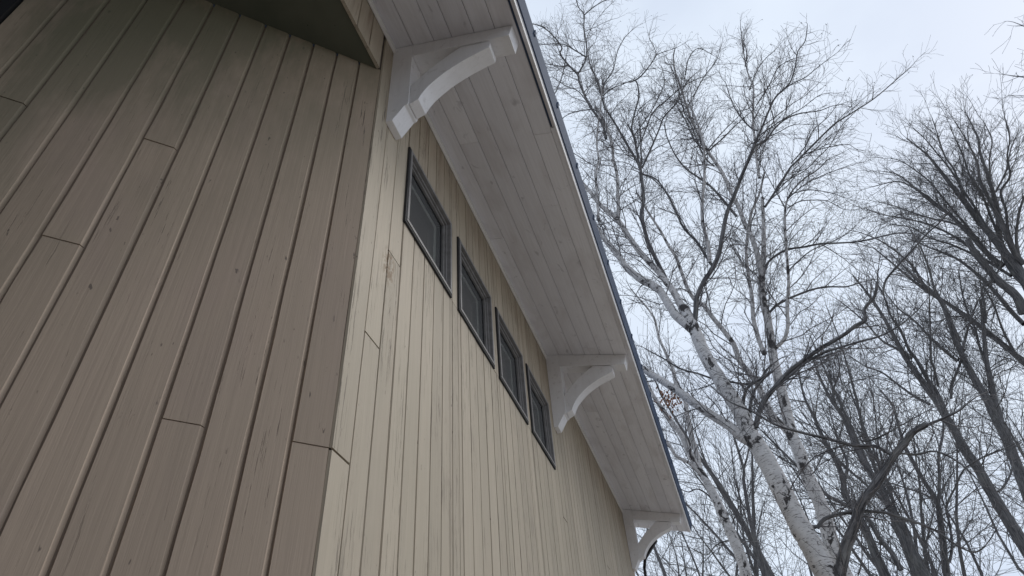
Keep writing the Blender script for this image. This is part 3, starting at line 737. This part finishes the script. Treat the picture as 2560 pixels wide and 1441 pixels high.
t.trace('C', [(1560, 1560), (1400, 1370), (1300, 1290), (1200, 1220), (1120, 1120), (1060, 990), (1040, 900)], 7, 2.5, True)
t.fill(None)
finish(t, 'slender white birch with twin upright stems standing just behind the nearest birch', M['birch'])
print('birch2', len(t.polys))

# -- third birch, lower left, close to the roof edge
t = Tree('birch_tree', 10.5, 13, dict(BIRCH, s2=.6, s1=.35))
t.trace('B', [(705, 1441), (685, 1350), (635, 1220), (580, 1100), (520, 960), (465, 850), (400, 740), (350, 660), (280, 510), (200, 400), (130, 300), (90, 240), (20, 100)], 29, 7, down=True)
t.trace('B', [(400, 740), (370, 600), (350, 540), (320, 400), (290, 230), (240, 160), (215, 50), (190, 0), (165, -60), (125, -150), (100, -260), (60, -330), (0, -400), (-60, -470)], 15, 3)
t.trace('B', [(430, 790), (330, 690), (240, 640), (190, 560), (110, 480)], 10, 6)
t.trace('B', [(500, 950), (440, 890), (380, 860), (320, 880), (250, 850)], 5, 2, True)
t.trace('B', [(640, 1200), (560, 1210), (500, 1240), (440, 1300), (330, 1250), (200, 1240)], 4, 1.5, True)
t.trace('B', [(600, 1130), (640, 1040), (700, 1050), (780, 1100)], 3, 1.5, True)
t.fill(None)
for i in range(170):
    g_ = t.rg; px_, py_ = 1600 + g_.gauss(195, 42) / 2.663, 900 + g_.gauss(250, 36) / 2.663
    d = ray(px_, py_); t.leaves.append((CAM + d * ((10.4 + g_.gauss(0, .4)) / math.hypot(d[0], d[1])), Vector((g_.gauss(0, 1), g_.gauss(0, 1), -1)).normalized()))
t.leaves = [l for l in t.leaves if True]
finish(t, 'thin white birch rising beside the roof corner with a few brown dead leaves', M['birch'], leaf_name='dry_leaves', leaf_size=.06)
print('birch3', len(t.polys))

# -- slim sapling between the birches
t = Tree('sapling', 12, 14, dict(BIRCH, s2=.6, s1=.4))
t.trace('B', [(830, 1441), (790, 1270), (740, 1100), (710, 930), (690, 800), (690, 730), (640, 560), (600, 450), (520, 380)], 13, 4, down=True, dark=False)
t.trace('B', [(690, 730), (715, 640), (730, 560)], 6, 3, True)
t.fill(None)
finish(t, 'slim dark-barked sapling rising between the two leaning birch trunks', M['maple'])

# -- background maples, traced limbs
def maple(rho, seed, label, traces, name='maple_tree', st=None):
    t = Tree(name, rho, seed, st or MAPLE)
    for i, (z, pts, w0, w1) in enumerate(traces): t.trace(z, pts, w0, w1, down=(i == 0), spread=.12)
    t.fill(None); finish(t, label, M['maple'], group='bare maples behind the birches'); print(seed, len(t.polys))
maple(17, 21, 'bare grey maple whose thick trunk crosses the lower right corner and fans out upward', [
    ('F', [(1460, 1270), (1340, 1080), (1260, 950), (1190, 830), (1130, 720), (1050, 610), (980, 480), (930, 400), (860, 280), (780, 170), (700, 60), (640, -30), (560, -180), (480, -320), (390, -450), (300, -560)], 32, 4),
    ('H', [(850, 1400), (760, 1200), (690, 1100), (600, 940), (540, 860), (470, 700), (400, 600), (340, 430), (280, 330)], 12, 3),
    ('H', [(560, 930), (440, 850), (330, 790), (200, 650), (100, 560), (0, 480)], 7, 2.5),
    ('H', [(770, 1150), (740, 1020), (715, 940), (710, 800), (705, 640), (700, 480), (690, 300), (640, 120)], 6, 2),
    ('H', [(700, 1290), (560, 1210), (450, 1130), (330, 1040), (200, 990), (60, 900)], 7, 2.5),
    ('F', [(1230, 880), (1280, 870), (1340, 780), (1360, 690), (1310, 560)], 6, 3),
])
maple(19, 22, 'bare grey maple leaning in at the right edge with paired thick stems', [
    ('F', [(1500, 1000), (1438, 830), (1370, 650), (1310, 500), (1240, 370), (1180, 240), (1110, 130), (1050, 20), (1010, -70), (960, -200), (900, -360), (830, -450), (700, -560), (560, -700)], 30, 3),
    ('F', [(1290, 430), (1240, 260), (1215, 130), (1190, 20), (1180, -80), (1165, -240), (1150, -400)], 17, 6),
    ('H', [(1180, 1200), (1150, 1000), (1090, 830), (1060, 700), (1000, 560), (960, 430), (930, 250)], 8, 3),
    ('H', [(1140, 650), (1130, 500), (1110, 380), (1180, 330), (1240, 240), (1280, 100)], 7, 3),
    ('H', [(940, 800), (860, 620), (820, 520), (740, 380), (700, 240), (650, 100), (560, -60)], 9, 2.5),
    ('H', [(920, 950), (820, 870), (700, 760), (590, 640), (460, 540), (360, 420)], 8, 2.5),
    ('H', [(960, 860), (1000, 700), (1040, 580), (1080, 480), (1120, 420)], 7, 3),
    ('H', [(870, 1240), (880, 1130), (950, 940), (970, 820)], 7, 5),
])
maple(20, 23, 'large bare maple with a dense dark fan-shaped crown against the open sky', [
    ('G', [(1560, 1600), (1480, 1480), (1400, 1330), (1300, 1210), (1200, 1080), (1100, 960), (1000, 830), (850, 640), (700, 450), (610, 370), (520, 300)], 26, 2.5),
    ('G', [(1441, 1430), (1350, 1330), (1260, 1140), (1240, 930), (1200, 740), (1160, 600), (1100, 420), (1080, 300), (1000, 130)], 18, 2.5),
    ('G', [(1280, 1300), (1180, 1230), (1060, 1100), (960, 1000), (860, 900), (740, 820), (600, 700), (460, 590), (340, 560)], 14, 2),
    ('G', [(1441, 1290), (1350, 1170), (1280, 1000), (1180, 800), (1100, 640), (1070, 480), (980, 300), (900, 170)], 14, 2),
    ('G', [(1000, 1010), (860, 960), (720, 930), (560, 880), (420, 830), (300, 800)], 6, 2),
    ('G', [(1380, 1200), (1320, 1040), (1300, 870), (1260, 720), (1330, 600), (1310, 440), (1330, 300), (1290, 140)], 8, 2.5),
    ('G', [(1441, 760), (1400, 900), (1380, 1080), (1400, 1220)][::-1], 8, 5),
    ('G', [(1220, 720), (1300, 560), (1340, 380), (1400, 240)], 5, 2),
    ('G', [(1130, 1160), (1020, 1020), (900, 880), (800, 760), (700, 640), (600, 560), (480, 480), (400, 460)], 7, 2),
    ('G', [(1180, 1060), (1080, 880), (960, 700), (860, 540), (760, 420), (660, 300), (580, 230)], 7, 2),
    ('G', [(1240, 1060), (1160, 860), (1110, 740), (1020, 600), (960, 430), (900, 300), (860, 200)], 7, 2),
    ('G', [(1290, 1000), (1230, 820), (1180, 640), (1170, 460), (1190, 320), (1130, 180)], 6, 2),
    ('G', [(1100, 1220), (940, 1100), (800, 1020), (640, 960), (500, 930), (340, 900), (220, 860)], 7, 2),
    ('G', [(1340, 1380), (1180, 1280), (1020, 1200), (860, 1130), (700, 1080), (560, 1000), (420, 980)], 8, 2),
    ('G', [(980, 800), (900, 560), (820, 440), (760, 260), (720, 140)], 6, 2),
    ('G', [(800, 860), (700, 770), (560, 680), (440, 640), (260, 680)], 6, 2),
    ('H', [(1441, 580), (1380, 440), (1250, 330), (1170, 240), (1050, 90), (1000, 0)], 22, 14),
])
maple(21, 24, 'bare maple with long rising limbs in the middle of the right-hand grove', [
    ('H', [(1700, 1300), (1560, 1080), (1441, 960), (1300, 840), (1200, 760), (1050, 640), (950, 570), (800, 470), (650, 380), (500, 260), (430, 200), (260, 60)], 18, 3),
    ('H', [(1441, 660), (1350, 570), (1180, 370), (1050, 250), (900, 140), (700, 60), (560, 0)], 12, 3),
    ('H', [(1380, 900), (1300, 760), (1250, 640), (1200, 500), (1130, 380)], 7, 3),
    ('H', [(700, 420), (640, 320), (560, 200), (450, 100), (300, 0), (150, -60)], 6, 2),
    ('H', [(1000, 610), (880, 600), (760, 640), (640, 640)], 4, 2),
])
maple(15, 25, 'bare maple standing right of the birch trunks with straight tapering grey stems', [
    ('F', [(800, 1460), (700, 1300), (640, 1130), (580, 1040), (500, 900), (440, 790), (370, 680), (310, 560), (270, 440), (200, 330), (150, 260), (80, 120), (20, -40)], 26, 4),
    ('F', [(600, 1070), (560, 930), (520, 800), (460, 650), (400, 520), (340, 360), (280, 200)], 8, 3),
    ('F', [(300, 560), (240, 400), (180, 300), (170, 200), (210, 60), (170, -100)], 7, 2.5),
])
maple(13.5, 26, 'mossy grey maple directly behind the base of the birches', [
    ('F', [(520, 1460), (450, 1300), (400, 1170), (330, 1030), (250, 900), (230, 780), (180, 660), (100, 520), (40, 380), (-20, 260), (-60, 100)], 24, 4),
    ('F', [(620, 1400), (560, 1290), (470, 1180), (400, 1060), (300, 990), (200, 940), (100, 880), (-20, 760), (-160, 620), (-300, 480)], 13, 4),
    ('F', [(250, 790), (260, 680), (210, 560), (170, 440)], 8, 4),
])
maple(16, 27, 'thin crooked maple between the thick right-hand trunks with many side branches', [
    ('F', [(930, 1460), (900, 1250), (880, 1080), (860, 950), (780, 820), (700, 680), (640, 560), (600, 430), (560, 300), (480, 200)], 17, 4),
    ('F', [(870, 970), (875, 800), (870, 640), (900, 480), (890, 350), (830, 200), (820, 60)], 8, 3),
    ('F', [(940, 1350), (960, 1240), (940, 1080), (920, 980), (980, 850), (1040, 730), (1160, 650), (1280, 600)], 7, 3),
    ('F', [(860, 940), (760, 890), (640, 850), (520, 820), (380, 870)], 5, 2),
])
maple(14, 28, 'bare tree whose outer twigs reach in from beyond the top right corner', [
    ('P', [(2900, 420), (2820, 300), (2740, 230), (2650, 200), (2580, 195), (2530, 190)], 14, 2.5),
    ('P', [(2800, 290), (2720, 190), (2640, 120), (2590, 80), (2545, 60)], 6, 2),
    ('P', [(2780, 270), (2700, 270), (2620, 250), (2560, 240)], 6, 2),
    ('P', [(2790, 240), (2720, 110), (2680, 40), (2600, 10)], 6, 2),
], st=dict(MAPLE, endlen=.4, len=(MAPLE['len'][0], lambda rem, tot, r: min(.8, .3 + rem * .25) * r.uniform(.6, 1.1), lambda rem, tot, r: min(1.3, .4 + rem * .25) * r.uniform(.6, 1.1))))
# -- whole bare trees farther off, grown from the ground
FAR = dict(MAPLE, spc=(.36, .55, 1.1), rtip=.0045, s2=1.15, s1=.95, endlen=1.2, wob=.13, seg=(.3, .4, .7, 1), len=(lambda rem, tot, r: r.uniform(.6, 1.4), lambda rem, tot, r: min(3, .8 + rem * .4) * r.uniform(.6, 1.1), lambda rem, tot, r: min(5, 1.6 + rem * .4) * r.uniform(.6, 1.1)), rmax=(.006, .010, .020, .08), ang=(38, 13))
def far_tree(px_, rho, h, seed, label):
    t = Tree('bare_tree', rho, seed, FAR); d = ray(px_, 1441); hh = math.hypot(d[0], d[1])
    b = Vector((CAM.x + d[0] / hh * rho, CAM.y + d[1] / hh * rho, 0)); g_ = t.rg
    pts, rad = [b.copy()], [.17]; D = Vector((g_.gauss(0, .05), g_.gauss(0, .05), 1)).normalized(); P = b.copy(); n = 14
    for i in range(n):
        D = (D + Vector((g_.gauss(0, .06), g_.gauss(0, .06), .05))).normalized(); P = P + D * (h / n); pts.append(P.copy()); rad.append(.17 * (1 - (i + 1) / n) + .015)
    t.base = b; t.stems.append((pts, rad, False))
    for i in range(5):
        j = 4 + i; az = g_.uniform(0, 6.28); D = Vector((math.cos(az) * .45, math.sin(az) * .45, 1)).normalized(); P = pts[j].copy(); q = [P.copy()]; rr = [rad[j] * .6]
        m_n = 9; Ln = (h - P.z) * g_.uniform(.7, .95)
        for k_ in range(m_n):
            D = (D + Vector((g_.gauss(0, .08), g_.gauss(0, .08), .06))).normalized(); P = P + D * Ln / m_n; q.append(P.copy()); rr.append(max(.012, rad[j] * .6 * (1 - (k_ + 1) / m_n)))
        t.stems.append((q, rr, False))
    t.fill(None); finish(t, label, M['maple'], group='bare trees far behind the grove'); print(seed, len(t.polys))
far_tree(1700, 24, 15, 31, 'distant bare tree seen through the gap beside the last bracket')
far_tree(1860, 27, 18, 32, 'distant bare tree showing left of the thick birch trunk base')
far_tree(2040, 23, 16, 33, 'distant bare tree hidden behind the fork of the birch trunk')
far_tree(2230, 28, 20, 34, 'distant bare tree behind the bent dark limb in the lower right')
far_tree(2420, 26, 17, 35, 'distant bare tree between the two thickest grey maple trunks')
far_tree(2640, 30, 20, 36, 'distant bare tree at the extreme lower right edge of the grove')
